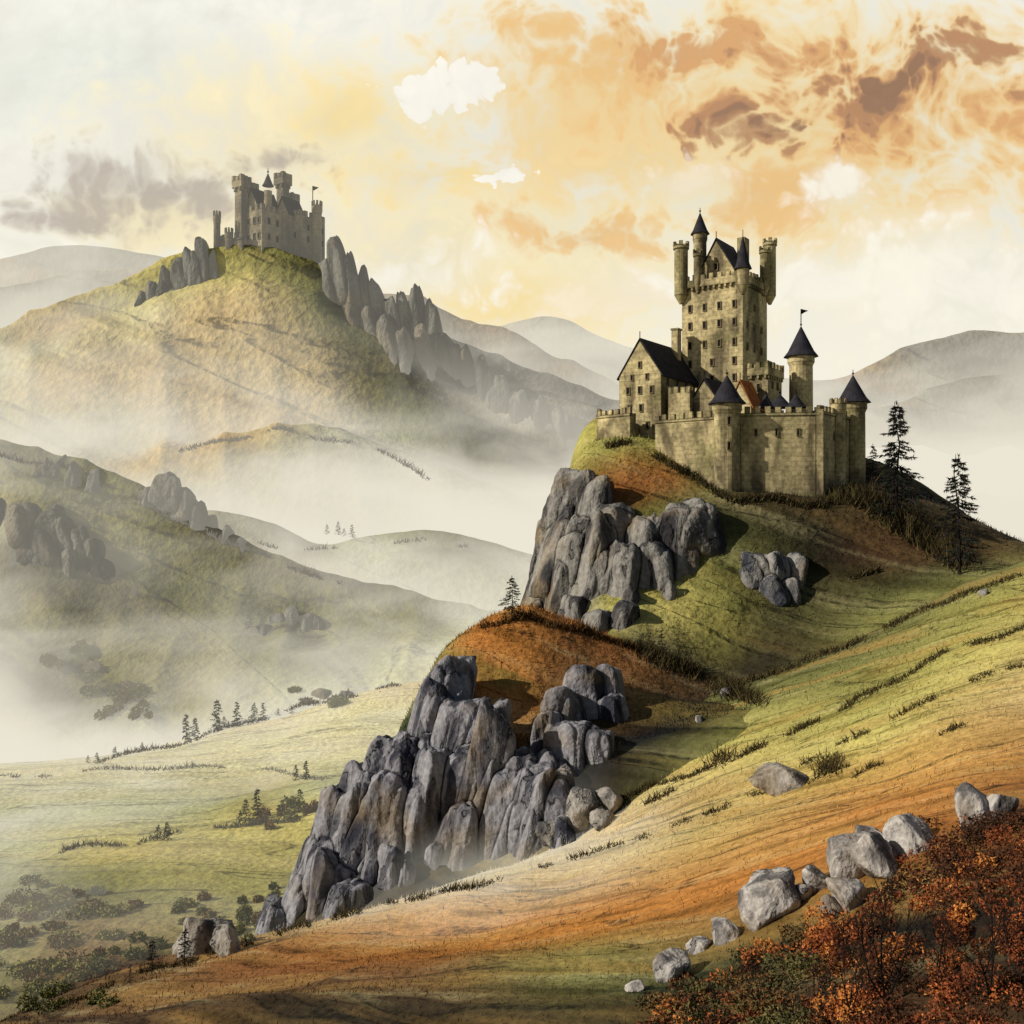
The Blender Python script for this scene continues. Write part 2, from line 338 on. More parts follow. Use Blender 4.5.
# ---------------------------------------------------------------- rocks
import bmesh
def ico(sub):
    bm=bmesh.new(); bmesh.ops.create_icosphere(bm,subdivisions=sub,radius=1)
    V=np.array([v.co[:] for v in bm.verts]); F=[tuple(v.index for v in f.verts) for f in bm.faces]; bm.free()
    return V/np.linalg.norm(V,axis=1)[:,None],F
ICO={k:ico(k) for k in (2,3,4,5)}
def rock(buf,c,r,tilt=0.0,sub=3,p=16,nplanes=15,mistf=None,col=(0.2,0.2,0.2),slab=False,taper=0.0,tilty=0.0):
    V,F=ICO[sub]
    if slab:
        ya=rng.uniform(-.7,.7); nl=[];hl=[]
        for k in range(4):
            a=ya+k*math.pi/2+rng.uniform(-.25,.25); nl.append((math.cos(a),math.sin(a),rng.uniform(-.1,.22))); hl.append(rng.uniform(.6,.8))
        for k in range(5):
            a=rng.uniform(0,6.28); nl.append((math.cos(a),math.sin(a),rng.uniform(-.2,.6))); hl.append(rng.uniform(.72,.95))
        for k in range(3):
            a=rng.uniform(0,6.28); t=rng.uniform(.1,.75); nl.append((math.cos(a)*t,math.sin(a)*t,1)); hl.append(rng.uniform(.74,.92))
        nl.append((0,0,-1)); hl.append(.9)
        nn=np.array(nl); nn/=np.linalg.norm(nn,axis=1)[:,None]; h=np.array(hl); base=.62; p=9
    else:
        nn=rng.normal(size=(nplanes,3)); nn/=np.linalg.norm(nn,axis=1)[:,None]
        h=rng.uniform(0.6,1.0,nplanes); base=.66
    dots=np.maximum(0,V@nn.T)/h
    rad=(np.sum(dots**p,axis=1)+ base**p)**(-1.0/p)
    P=V*rad[:,None]
    off=rng.uniform(0,50,3)
    if slab:
        nz=np.array([mn.fractal(Vector((q[0]*1.7+off[0],q[1]*1.7+off[1],q[2]*.8+off[2])),1.0,2.0,4)-1.1*max(0,.12-abs(mn.noise(Vector((q[0]*1.5+off[1],q[1]*1.5,q[2]*.5+off[0])))))/.12*.55 for q in P])
        P=P*(1+0.12*nz)[:,None]
    else:
        nz=np.array([mn.fractal(Vector(q*1.7+off),1.0,2.0,4) for q in P])
        P=P*(1+0.10*nz)[:,None]
    if taper: P[:,:2]*=(1-taper*(np.clip(P[:,2:3],-1,1)*.5+.4))
    P=P*np.array(r)
    if not slab:
        ya=rng.uniform(0,6.28); ca,sa=math.cos(ya),math.sin(ya)
        P=P@np.array([[ca,-sa,0],[sa,ca,0],[0,0,1]]).T
    ct,stt=math.cos(tilt),math.sin(tilt)
    P=P@np.array([[ct,0,stt],[0,1,0],[-stt,0,ct]]).T
    ct,stt=math.cos(tilty),math.sin(tilty)
    P=P@np.array([[1,0,0],[0,ct,-stt],[0,stt,ct]]).T
    P=P+np.array(c)
    m=0.0 if mistf is None else [mistf(q) for q in P]
    buf.add(P.tolist(),F,col,m)
def cliff(buf,lst,bv,mistf=None,sub=3,push=0.3,tl=0.14,slab=True,taper=0.12,lean=-.12):
    for e in lst:
        u,vt,vb,w=e[:4]; t=e[4] if len(e)>4 else tl
        p=drop(u,(vt+vb)/2,bv) or drop(u+12,(vt+vb)/2,bv) or dropn(u+8,vb,bv)
        if p is None: continue
        d=p.y
        rz=(vb-vt)/2*d/1000*1.2; rx=w/2*d/1000*1.5
        c=Vector(S(u,(vt+vb)/2,d)); c.y+=rx*push
        rock(buf,c,(rx,rx*1.2,rz),tilt=t+rng.uniform(-.08,.08),sub=sub,mistf=mistf,slab=slab,taper=taper,tilty=lean)
def interp(x,P): return float(np.interp(x,[p[0] for p in P],[p[1] for p in P]))
def tiers(u0,u1,step,top,bot,w,ln,nt):
    out=[]
    for k in range(nt):
        u=u0+step*(k%2)*.5
        while u<u1:
            uu=u+rng.uniform(-5,5); a=interp(uu,top); z=interp(uu,bot); H=z-a
            l=min(H*1.05,rng.uniform(*ln)); 
            t=a+(H-l)*k/max(1,nt-1)+rng.uniform(-12,12)*(1 if k else .6)
            ww=rng.uniform(*w)
            out.append((uu,t,t+l,ww,rng.uniform(.05,.26)))
            u+=step*rng.uniform(.7,1.35)
    return out
b=Buf()
def mf(q): return 0.55*(1-sst(-24.5,-20.0,q[2]))*sst(-8.5,-3.5,q[0])
top=[(318,850),(345,775),(372,745),(395,718),(415,692),(438,664),(455,680),(470,712),(500,745),(530,755),(560,778),(580,800)]
bot=[(318,920),(380,908),(440,896),(500,878),(560,856),(580,845)]
L=tiers(322,570,30,top,bot,(38,58),(85,160),4)
L+=[(562,686,770,46,.05),(583,666,748,44,.08),(606,668,738,36,-.1),(572,718,795,50,.1),(598,728,782,36,0),(546,710,775,34,.1),(614,692,740,28,-.15)]
L+=[(300,880,935,34),(276,905,940,28),(330,860,930,40),(350,880,925,40)]
cliff(b,L,bvH,mf,5,.15)
fill=[]
for _ in range(30):
    u=rng.uniform(330,570); a=interp(u,top); z=interp(u,bot); vv=rng.uniform(a+30,z); s_=rng.uniform(14,26); hg_=s_*rng.uniform(1.3,2.4)
    fill.append((u,vv-hg_/2,vv+hg_/2,s_))
cliff(b,fill,bvH,mf,4,-.15)
b.obj('rock_cliff',rock_mat('crag_rock',75,c1=(132,130,134),c2=(52,52,62)),True)
b=Buf()
top=[(548,562),(562,496),(576,468),(592,478),(606,496),(622,518),(640,508),(662,502),(690,498),(708,506)]
bot=[(548,625),(580,636),(612,638),(640,622),(662,598),(690,560),(708,532)]
L=tiers(552,704,22,top,bot,(28,42),(52,98),4)
L+=[(575,595,640,30),(555,600,640,26),(600,610,645,30),(535,600,640,22),(548,625,660,26),(625,600,640,26)]
cliff(b,L,bvG,None,4,.15)
cliff(b,[(rng.uniform(560,690),vv,vv+rng.uniform(16,32),rng.uniform(11,18)) for vv in rng.uniform(515,585,16)],bvG,None,3,-.1)
b.obj('rock_cliff',rock_mat('upper_crag_rock',120,c1=(130,126,120),c2=(56,54,56)),True)
b=Buf()
cliff(b,[(757,552,585,26,-.3),(776,550,598,30,-.1),(797,550,590,22,.2),(772,574,610,30,-.5),(750,564,590,20,-.2),(790,577,606,24,.1)],bvG,None,4,.3)
b.obj('rock_outcrop',rock_mat('outcrop_rock',115,c1=(136,132,126)),True)
b=Buf(); cm=lambda q:0.20
cliff(b,[(12,498,556,34),(28,500,566,32,-.3),(44,504,572,34,-.3),(60,512,580,32,-.35),(76,524,584,30,-.35),(90,538,590,26,-.35),(104,558,598,20,-.4),(-8,495,556,40),(36,530,580,34,-.3),(66,550,588,30,-.3),(20,530,576,30,-.3)],bvC,cm,4,.8,-.3,taper=.2,lean=-.3)
cm=lambda q:0.26
cliff(b,[(40,457,478,14),(56,458,480,18),(76,462,488,16),(92,469,494,14),(158,472,506,22,.1),(170,474,512,20),(182,486,520,20),(196,500,530,18),(148,486,508,18),(208,514,536,16),(140,490,506,12),(290,606,636,14),(304,614,640,22),(318,618,640,16),(276,612,632,16),(262,624,640,18),(322,690,706,24),(346,692,702,16),(225,526,545,14),(240,538,556,14)],bvC,cm,4,.6,.05,taper=.35)
b.obj('rock_outcrop',rock_mat('misty_rock',250,c1=(108,106,98),c2=(56,56,54)),True)
b=Buf(); cm=lambda q:0.13+0.40*(1-sst(30,88,q[2]))
sp=[(201,234,290,20),(188,248,290,20),(178,254,294,22),(165,264,298,20),(152,278,302,18),(194,250,290,18),(212,250,284,13),(142,290,306,14),(338,232,304,24),(350,250,318,22),(328,254,306,20),(362,268,328,24),(376,276,338,22),
(392,292,356,24),(404,288,358,18),(416,282,366,24),(432,298,380,26),(448,332,394,26),(422,325,385,28),(465,345,402,26),(480,354,412,24),(386,312,366,30),(402,328,380,28),(500,372,420,28),(518,387,430,26),(367,302,350,28),(540,397,438,28),(352,300,340,28),(558,405,444,24),(575,412,448,22),(492,364,412,22),(455,340,398,24)]
cliff(b,sp,bvB,cm,4,.35,-.10,taper=.55,lean=0)
b.obj('rock_spires',rock_mat('spire_rock',440,c1=(106,104,96),c2=(54,54,52)),True)
rmB=rock_mat('boulder_stone',26,c1=(166,160,154),c2=(88,84,84),warm=(150,132,110),zs=.5,bev=False)
def boulder(u,v,wpx,hpx,bv=None,mat=rmB,sub=4):
    p=drop(u,v+hpx*0.42,bv)
    if p is None: return
    d=p.y; b=Buf(); rx=wpx/2*d/1000*1.2; rz=hpx/2*d/1000*1.25
    rock(b,(0,0,0),(rx,rx*0.95,rz),tilt=rng.uniform(-.25,.25),sub=sub,p=22,nplanes=14)
    o=b.obj('boulder',mat,True); o.location=(p.x,p.y,p.z+rz*0.58)
for q in [(848,856,44,46),(906,832,50,38),(876,862,36,32),(975,812,38,30),(1001,806,26,28),(768,900,54,44),(816,880,26,22),(800,892,24,20),(848,894,36,20),(832,907,28,14),
          (868,832,22,14),(726,930,24,22),(702,943,20,12),(669,967,40,26),(634,986,18,10),(890,852,20,16)]:
    boulder(*q)
rmM=rock_mat('hillside_boulder_stone',55,c1=(144,138,130),c2=(80,78,78),zs=.5,bev=False)
for q in [(785,776,42,26),(582,810,38,26),(612,800,26,22),(552,832,32,24),(602,822,22,14),(727,691,14,10),(700,718,10,7),(770,790,14,8),(985,592,8,6),(560,815,24,20)]:
    boulder(*q,mat=rmM)
boulder(206,935,40,38,mat=rmM); boulder(228,944,26,22,mat=rmM); boulder(186,945,18,14,mat=rmM)

# ---------------------------------------------------------------- castles
TH=math.radians(34.4)
e1=Vector((math.cos(TH),-math.sin(TH))); e2=Vector((math.sin(TH),math.cos(TH)))
class Castle:
    def __init__(s,name,k): s.n=name; s.k=k; s.st=Buf(); s.rf=Buf(); s.wd=Buf(); s.fr=Buf(); s.tile=Buf(); s.fl=Buf(); s.pole=Buf()
    def prism(s,buf,pts,z0,z1,top=None):
        n=len(pts); tp=top or pts
        v=[(p[0],p[1],z0) for p in pts]+[(p[0],p[1],z1) for p in tp]
        f=[tuple(range(n))[::-1],tuple(range(n,2*n))]+[(i,(i+1)%n,n+(i+1)%n,n+i) for i in range(n)]
        buf.add(v,f)
    def quad(s,F,a,b_):
        F=Vector(F); return [F-e1*a,F,F+e2*b_,F+e2*b_-e1*a]
    def outset(s,pts,o):
        c=sum((Vector(p) for p in pts),Vector((0,0)))/len(pts)
        return [Vector(p)+(Vector(p)-c).normalized()*o*1.414 for p in pts]
    def block(s,pts,z0,z1,cren=True,corb=True,o=.32):
        k=s.k; s.prism(s.st,pts,z0,z1-0.9*k if corb else z1)
        P=pts
        if corb:
            P=s.outset(pts,o*k); s.prism(s.st,P,z1-1.05*k,z1)
            for i in range(len(P)):
                A,B=Vector(P[i]),Vector(P[(i+1)%len(P)]); L=(B-A).length; n=max(2,int(L/(0.8*k))); ex=(B-A)/L; ey=Vector((-ex.y,ex.x))
                for j in range(n):
                    c=A+ex*(j+.5)*L/n+ey*0.2*k
                    s.box(s.st,c,ex,ey,0.17*k,0.16*k,z1-1.5*k,z1-1.052*k)
        if cren:
            for i in range(len(P)): s.cren(P[i],P[(i+1)%len(P)],z1)
    def box(s,buf,c,ex,ey,hx,hy,z0,z1):
        c=Vector(c); s.prism(buf,[c-ex*hx-ey*hy,c+ex*hx-ey*hy,c+ex*hx+ey*hy,c-ex*hx+ey*hy],z0,z1)
    def cren(s,A,B,z,h=0.8):
        k=s.k; A,B=Vector(A),Vector(B); L=(B-A).length; ex=(B-A)/L; ey=Vector((-ex.y,ex.x)); n=max(2,round(L/(1.25*k)))
        for j in range(n+1):
            t=(j)*L/n; t=min(max(t,0.3*k),L-0.3*k)
            s.box(s.st,A+ex*t+ey*0.22*k,ex,ey,0.33*k,0.2*k,z-0.02*k,z+h*k*random.uniform(.8,1.1))
    def wall(s,A,B,z0,z1,th=1.2):
        k=s.k; A,B=Vector(A),Vector(B); ex=(B-A).normalized(); ey=Vector((-ex.y,ex.x))
        s.prism(s.st,[A,B,B+ey*th*k,A+ey*th*k],z0,z1)
        s.prism(s.st,[A-ey*.12*k,B-ey*.12*k,B+ey*.3*k,A+ey*.3*k],z1-.35*k,z1-.05*k)
        s.cren(A,B,z1)
    def cyl(s,buf,x,y,r,z0,z1,r1=None,n=22):
        r1=r if r1 is None else r1
        p0=[(x+r*math.cos(6.2832*i/n),y+r*math.sin(6.2832*i/n)) for i in range(n)]
        p1=[(x+r1*math.cos(6.2832*i/n),y+r1*math.sin(6.2832*i/n)) for i in range(n)]
        s.prism(buf,p0,z0,z1,p1)
    def round(s,x,y,r,z0,z1,ztip=None,corb=True):
        k=s.k; s.cyl(s.st,x,y,r*1.06,z0,z1-0.8*k,r)
        if corb:
            s.cyl(s.st,x,y,r*1.0,z1-1.3*k,z1-0.8*k,r*1.16); s.cyl(s.st,x,y,r*1.16,z1-0.8*k,z1)
        if ztip:
            zb=z1
            s.cyl(s.rf,x,y,r*1.5,zb+.01,zb+(ztip-zb)*.18,r*1.12); s.cyl(s.rf,x,y,r*1.12,zb+(ztip-zb)*.18,ztip,0.03*k)
            s.cyl(s.pole,x,y,0.05*k,ztip-.4*k,ztip+.7*k,n=6); s.cyl(s.pole,x,y,.14*k,ztip+.1*k,ztip+.3*k,n=8)
        else:
            n=8
            for i in range(n):
                a=6.2832*(i+.3)/n; c=Vector((x+r*1.02*math.cos(a),y+r*1.02*math.sin(a)))
                ex=Vector((-math.sin(a),math.cos(a))); ey=Vector((math.cos(a),math.sin(a)))
                s.box(s.st,c,ex,ey,r*.22,r*.14,z1-.02,z1+.7*k)
    def bart(s,x,y,r,zc,z1,ztip=None):
        k=s.k; s.cyl(s.st,x,y,0.25*r,zc-1.3*k,zc,r); s.cyl(s.st,x,y,r,zc,z1)
        if ztip:
            s.cyl(s.rf,x,y,r*1.4,z1+.01,z1+(ztip-z1)*.15,r*1.05); s.cyl(s.rf,x,y,r*1.05,z1+(ztip-z1)*.15,ztip,.03*k); s.cyl(s.pole,x,y,.05*k,ztip-.3*k,ztip+.8*k,n=6)
        else:
            s.cyl(s.st,x,y,r*1.18,z1-.45*k,z1)
            for i in range(5):
                a=6.2832*(i+.6)/5; c=Vector((x+r*.98*math.cos(a),y+r*.98*math.sin(a))); s.box(s.st,c,Vector((-math.sin(a),math.cos(a))),Vector((math.cos(a),math.sin(a))),r*.3,r*.18,z1-.02,z1+.6*k)
    def gable(s,pts,ze,zr,buf=None,ov=0.35):
        buf=buf or s.rf; k=s.k
        a,b_,c,d=[Vector(p) for p in pts]; m0=(a+b_)/2; m1=(d+c)/2
        zr2=zr-.25*k
        v=[(a.x,a.y,ze),(b_.x,b_.y,ze),(m0.x,m0.y,zr2),(d.x,d.y,ze),(c.x,c.y,ze),(m1.x,m1.y,zr2)]
        s.st.add(v,[(0,1,2),(3,5,4),(0,3,4,1),(1,4,5,2),(0,2,5,3)])
        ev=(c-b_).normalized(); eu=(b_-a).normalized(); W=(b_-a).length/2; sl=(zr-ze)/W; t=0.22*k
        for sg,base in ((1,b_),(-1,a)):
            o0=m0-ev*0.12*k; o1=m1+ev*0.25*k; ou=eu*sg*(W+ov*k)
            zl=zr-sl*(W+ov*k)
            q=[(o0.x,o0.y,zr),(o1.x,o1.y,zr),(o1.x+ou.x,o1.y+ou.y,zl),(o0.x+ou.x,o0.y+ou.y,zl)]
            v=[(x,y,z+.04) for x,y,z in q]+[(x,y,z+t) for x,y,z in q]
            buf.add(v,[(0,1,2,3),(7,6,5,4),(0,4,5,1),(1,5,6,2),(2,6,7,3),(3,7,4,0)])
        s.cyl(s.pole,m0.x,m0.y,.06*k,zr,zr+1.1*k,n=6)
    def win(s,P,e,a,z,w=.5,h=.95):
        P=Vector(P); k=s.k; nrm=Vector((e.y,-e.x)); w*=k; h*=k
        c=P+e*a
        s.box(s.wd,c+nrm*0.015*k,e,nrm,w/2,.02*k,z,z+h)
        t=.1*k
        s.box(s.fr,c+nrm*.05*k,e,nrm,w/2+t,.09*k,z+h,z+h+t*1.3)
        s.box(s.fr,c+nrm*.06*k,e,nrm,w/2+t,.11*k,z-t,z)
        for sg in(-1,1): s.box(s.fr,c+e*sg*(w/2+t/2)+nrm*.045*k,e,nrm,t/2,.075*k,z+.004,z+h-.004)
    def flag(s,x,y,z0,z1):
        k=s.k; s.cyl(s.pole,x,y,.07*k,z0,z1,n=6)
        s.fl.add([(x+.06*k,y,z1),(x+1.0*k,y-.2*k,z1-.28*k),(x+.55*k,y+.12*k,z1-.45*k),(x+.06*k,y,z1-.75*k)],[(0,3,2,1)])
    def done(s,stone,roof,win,frame,tile,flag,pole):
        e=empty(s.n)
        for bf,nm,mt in((s.st,'stone_walls',stone),(s.rf,'slate_roofs',roof),(s.wd,'windows',win),(s.fr,'window_surrounds',frame),(s.tile,'tile_roof',tile),(s.fl,'flag',flag),(s.pole,'finials',pole)):
            if bf.v: bf.obj(nm,mt,False,e)
def XY(u,d): return Vector(((u-512)*d/1000.0,d))
def Z(v,d): return (512-v)*d/1000.0
C=Castle('castle',1.0)
F=XY(743,142); kp=C.quad(F,9.4,9.6); zt=Z(274,142)
C.block(kp,-4,zt,True,True,.4)
K=C.outset(kp,.4)
for (zz,cols) in [(300,4),(318,4),(338,4),(357,3),(374,3)]:
    for j in range(cols):
        if random.random()<.12: continue
        C.win(kp[0],e1,1.3+j*(6.8/(max(1,cols-1))),Z(zz+6,142),.42,.95)
for zz in [300,320,342,364]:
    for j in range(3):
        if random.random()<.25: continue
        C.win(kp[1],e2,1.6+j*2.8,Z(zz+6,142),.38,.85)
inn=C.outset(kp,-1.5); C.prism(C.st,inn,zt-1.5,zt+.6)
C.gable(C.outset(kp,-1.55),zt+.55,Z(239,146))
C.win(inn[0],e1,3.0,zt-.3,.45,.9); C.win((inn[0]+inn[1])/2-e1*.4,e1,.4,zt+1.5,.45,.9)
C.bart(K[0].x+.4,K[0].y,1.0,zt-1.9,Z(246,147)); C.bart(K[1].x-.2,K[1].y+.2,.9,zt-1.7,Z(268,141),Z(234,141)); C.bart(K[2].x-.1,K[2].y,.9,zt-1.4,Z(243,150)); C.bart(K[2].x-1.3,K[2].y-1.7,.7,zt-.5,Z(250,148))
C.bart(K[0].x+2.6,K[0].y-1.4,.6,zt-.6,Z(254,146))
x,y=(K[0]+e2*4.6+e1*1.4); C.round(x,y,.95,zt-1,Z(234,150),Z(212,150))
x,y=(K[2]-e1*3.5-e2*2.0); C.box(C.st,(x,y),e1,e2,.6,.9,zt,Z(238,150))
F=XY(661,136); hl=C.quad(F,6.4,13.2); ze=Z(373,136)
C.prism(C.st,hl,2,ze); C.gable(hl,ze,Z(337,136))
for zz,js in((392,(1.4,3.2,5.0)),(410,(1.6,3.4)),(428,(4.4,))):
    for j in js: C.win(hl[0],e1,j,Z(zz,136),.4,.9)
C.win(hl[0],e1,3.2,Z(366,136),.35,.8); C.win(hl[0],e1,2.0,Z(378,136),.32,.7);C.win(hl[0],e1,4.3,Z(378,136),.32,.7)
for j in range(4): C.win(hl[1],e2,2+j*3,Z(386,139),.45,.9)
p=hl[2]-e1*2.4-e2*3.2; C.box(C.st,p,e1,e2,.5,.6,ze+1,Z(331,146)); C.box(C.st,p,e1,e2,.62,.72,Z(331,146),Z(331,146)+.25)
F=XY(690,134); sb=C.quad(F,3.2,8); C.block(sb,2,Z(392,134),True,False)
F=XY(716,133); sb=C.quad(F,3.4,6); C.prism(C.st,sb,0,Z(398,133)); C.gable(sb,Z(398,133),Z(378,133))
F=XY(751,131); sb=C.quad(F,3.0,4.0); C.prism(C.st,sb,0,Z(404,131)); C.gable(sb,Z(404,131),Z(380,131),C.tile)
F=XY(768,135); gt=C.quad(F,2.6,5.4); C.block(gt,0,Z(367,135))
C.win(gt[0],e1,1.3,Z(390,135),.4,.9); C.win(gt[1],e2,1.6,Z(388,136),.4,.9); C.win(gt[1],e2,3.6,Z(388,136),.4,.9)
x,y=XY(801,141); C.round(x,y,1.6,0,Z(357,141),Z(326,141)); C.flag(x,y,Z(326,141),Z(309,141))
for u,d,a in((766,126,1.0),(796,127,1.3),(780,129,1.6)):
    x,y=XY(u,d); C.round(x,y,a*.75,0,Z(408,d),Z(394,d),False)
T1=XY(727,124.5); Wl=XY(655,131.5); Cn=XY(820,123); T2=XY(853,133)
C.wall(Wl,T1,-3,Z(416,125)); C.wall(T1,Cn,-8,Z(413,124)); C.wall(Cn,T2,-8,Z(411,124)); C.wall(T2,XY(858,150),-8,Z(411,128)); C.wall(XY(858,150),XY(640,154),-6,Z(415,150)); 
C.wall(XY(597,139),XY(630,134.5),2,Z(414,136)); C.wall(XY(612,152),XY(597,139),2,Z(414,138))
C.round(T1.x,T1.y,1.58,-6,Z(404,124.5),Z(375,124.5)); C.round(T2.x,T2.y,1.55,-6,Z(403,133),Z(375,133))
ex=(Cn-T1).normalized()
for zz in(425,450): C.win(T1+Vector((-.6,-1.63)),Vector((1,0)),.5,Z(zz,124),.3,.9)
for a in(3.5,6.0,8.6): C.win(T1,ex,a,Z(436,124),.22,.8)
ex2=(T2-Cn).normalized(); C.win(Cn,ex2,5,Z(440,128),.25,.9)
C.box(C.st,Cn+ex2*.0+Vector((.0,.35)),ex,Vector((-ex.y,ex.x)),.45,.45,-8,Z(409,123))
x,y=XY(838,128); C.round(x,y,.9,-4,Z(404,128),None)
roofm=plain_mat('slate',(50,48,54),130); winm=plain_mat('window_dark',(34,30,26),130,var=.1); pole=plain_mat('iron',(30,28,28),130)
C.done(stone_mat('castle_stone',135,(214,196,148),(96,86,68),(136,132,84),0.0,.78),roofm,winm,plain_mat('dressed_stone',(124,110,84),130),plain_mat('orange_tile',(176,104,54),130),plain_mat('flag_cloth',(40,34,32),130),pole)
C=Castle('hilltop_castle',3.0); d=455
F=XY(262,d); kp=C.quad(F,12,22); C.block(kp,85,Z(208,d),True,False)
for zz in(222,238,252):
    for a in(3,7,10): C.win(kp[0],e1,a,Z(zz,d),.4,.9)
    for a in(4,9,15,19): C.win(kp[1],e2,a,Z(zz,d),.4,.9)
g=[p for p in C.quad(XY(258,d+4),9,13)]; C.prism(C.st,g,100,Z(204,d)); C.gable(g,Z(204,d),Z(184,d))
g=C.quad(XY(288,d+8),8,10); C.prism(C.st,g,100,Z(206,d)); C.gable(g,Z(206,d),Z(190,d))
for u,w_,vt,dd in((239.5,4.6,180,459),(281,4.4,177,473),(249,3.4,188,465),(290,3.6,198,479)):
    F=XY(u+2,dd); C.block(C.quad(F,w_,w_*.9),95,Z(vt,dd),True,True)
x,y=XY(268,461); C.round(x,y,1.8,100,Z(186,461),Z(173,461),False)
F=XY(300,463); bl=C.quad(F,14,16); C.block(bl,80,Z(214,463),True,False)
for a in(5,10,14): C.win(bl[1],e2,a,Z(240,463),.4,.9); C.win(bl[1],e2,a,Z(228,463),.4,.9)
for a in(3,8,11): C.win(bl[0],e1,a,Z(236,461),.4,.9)
x,y=XY(317,469); C.round(x,y,2.2,70,Z(206,469)); C.flag(x-2,y,Z(206,469),Z(186,469))
x,y=XY(217,459); C.round(x,y,1.5,95,Z(216,459)); x,y=XY(229,457); C.round(x,y,1.7,95,Z(233,457))
C.wall(XY(217,461),XY(242,455),95,Z(238,457)); 
C.done(stone_mat('old_castle_stone',450,(184,168,132),(88,84,76),(108,106,86),0.12,.62),plain_mat('old_slate',(58,56,60),450,.1),plain_mat('old_window',(42,38,34),450,.08,.1),plain_mat('old_trim',(98,92,78),450,.12),roofm,plain_mat('old_flag',(50,46,44),450,.1),plain_mat('old_iron',(50,48,46),450,.1))

# ---------------------------------------------------------------- vegetation
vm=veg_mat('foliage',60); vmf=vm
def tri(buf,p,d,L,w,col,m):
    p=np.array(p); d=np.array(d); d=d/np.linalg.norm(d)
    s=np.cross(d,rng.normal(size=3)); s/= (np.linalg.norm(s)+1e-6)
    buf.v.extend([tuple(p-s*w),tuple(p+s*w),tuple(p+d*L)]); o=len(buf.v)-3
    buf.f.append((o,o+1,o+2)); buf.c.extend([col]*3); buf.m.extend([m]*3)
def tube(buf,a,b,r0,r1,col,m,n=5):
    a=Vector(a);b=Vector(b); d=(b-a).normalized(); s=d.orthogonal().normalized(); t=d.cross(s)
    v=[];
    for q,r in((a,r0),(b,r1)):
        for i in range(n):
            an=6.2832*i/n; v.append(tuple(q+s*math.cos(an)*r+t*math.sin(an)*r))
    buf.add(v,[(i,(i+1)%n,n+(i+1)%n,n+i) for i in range(n)],col,m)
def conifer(fol,wood,base,h,r,nb,nn,col,m=0.0,sparse=0.0,ns=1.0,t0=.14):
    x,y,z=base; seg=6; pts=[]
    for i in range(seg+1):
        pts.append((x+rng.normal()*h*.004*i,y,z+h*i/seg-(.02*h if i==0 else 0)))
    for i in range(seg): tube(wood,pts[i],pts[i+1],h*.014*(1-i/seg*.85),h*.014*(1-(i+1)/seg*.85),(.012,.010,.008),m)
    whorls=max(6,nb//6)
    for wv in range(whorls):
        for j in range(6):
            t=t0+(.98-t0)*((wv+rng.uniform(0,.6))/whorls)
            if rng.uniform()<sparse: continue
            a=rng.uniform(0,6.283); l=r*((1-t)**.8)*rng.uniform(.45,1.15)+h*.012
            dr_=rng.uniform(.15,.45)
            p0=np.array([x,y,z+t*h]); p1=p0+np.array([math.cos(a)*l*.6,math.sin(a)*l*.6,-.6*dr_*l]); p2=p0+np.array([math.cos(a)*l,math.sin(a)*l,-.75*dr_*l])
            tube(wood,p0,p1,h*.0035,h*.002,(.012,.01,.008),m,3); tube(wood,p1,p2,h*.002,h*.0008,(.012,.01,.008),m,3)
            for q in range(nn):
                u=rng.uniform(.1,1.05)**.8; c=p0+(p1-p0)*min(1,u/.6) if u<.6 else p1+(p2-p1)*((u-.6)/.4)
                dr=np.array([math.cos(a)*.8,math.sin(a)*.8,-.5])+rng.normal(size=3)*.55
                L=h*.026*rng.uniform(.5,1.5)*ns; cc=tuple(v*rng.uniform(.5,1.7) for v in col)
                tri(fol,c,dr,L,L*.17,cc,m)
    for q in range(12): tri(fol,(x,y,z+h*(.93+.07*rng.uniform())),(rng.normal()*.4,rng.normal()*.4,1),h*.035,h*.005,col,m)
def pine(u,v,hpx,wpx,nb=120,nn=34,bv=None,sparse=.12,col=(.022,.022,.016),ns=1.0):
    p=dropn(u,v,bv)
    if p is None: return
    d=p.y; e=empty('pine_tree'); w=Buf();f=Buf()
    conifer(f,w,tuple(p),hpx*d/1000,wpx/2*d/1000,nb,nn,col,0,sparse,ns)
    w.obj('trunk_and_branches',vm,False,e); f.obj('needles',vm,False,e)
pine(897,528,126,66,180,46,bvG,.3); pine(959,574,120,64,160,44,None,.34)
pine(512,618,42,34,80,34,bvH,.0,(.03,.032,.014),1.5)
pine(873,480,36,22,70,30,bvG,0,ns=1.4); pine(857,492,24,18,60,24,bvG,0,ns=1.4);pine(838,497,22,16,60,24,bvG,0,ns=1.4)
pine(185,966,40,26,70,34,ns=1.5); pine(152,975,36,22,60,30,ns=1.5); pine(130,985,20,14,50,24,ns=1.5)
pine(662,658,30,18,50,24,ns=1.5);pine(650,655,24,16,50,24,ns=1.5);pine(640,652,20,12,50,20,ns=1.5)
f=Buf()
def small(u,v,h,w,m,bv=None,col=(.03,.034,.018)):
    p=drop(u,v,bv)
    if p is None: return
    d=p.y; conifer(f,f,tuple(p),h*d/1000,w/2*d/1000,60,18,col,m,.0,2.3,.06)
for q in [(186,741,28,15),(195,741,24,14),(217,731,32,18),(237,727,26,12),(254,722,20,14),(263,720,18,12),(278,716,8,10),(292,714,8,10),(97,764,12,10),(115,758,12,10),(88,763,8,8),(142,752,10,8),(348,698,10,10),(224,728,12,14)]: small(*q,.12)
for q in [(158,840,16,13),(167,841,20,14),(246,822,24,18),(257,820,32,20),(240,826,16,14),(296,780,16,10),(306,780,20,10),(300,812,24,16),(326,808,22,16)]: small(*q,.05)
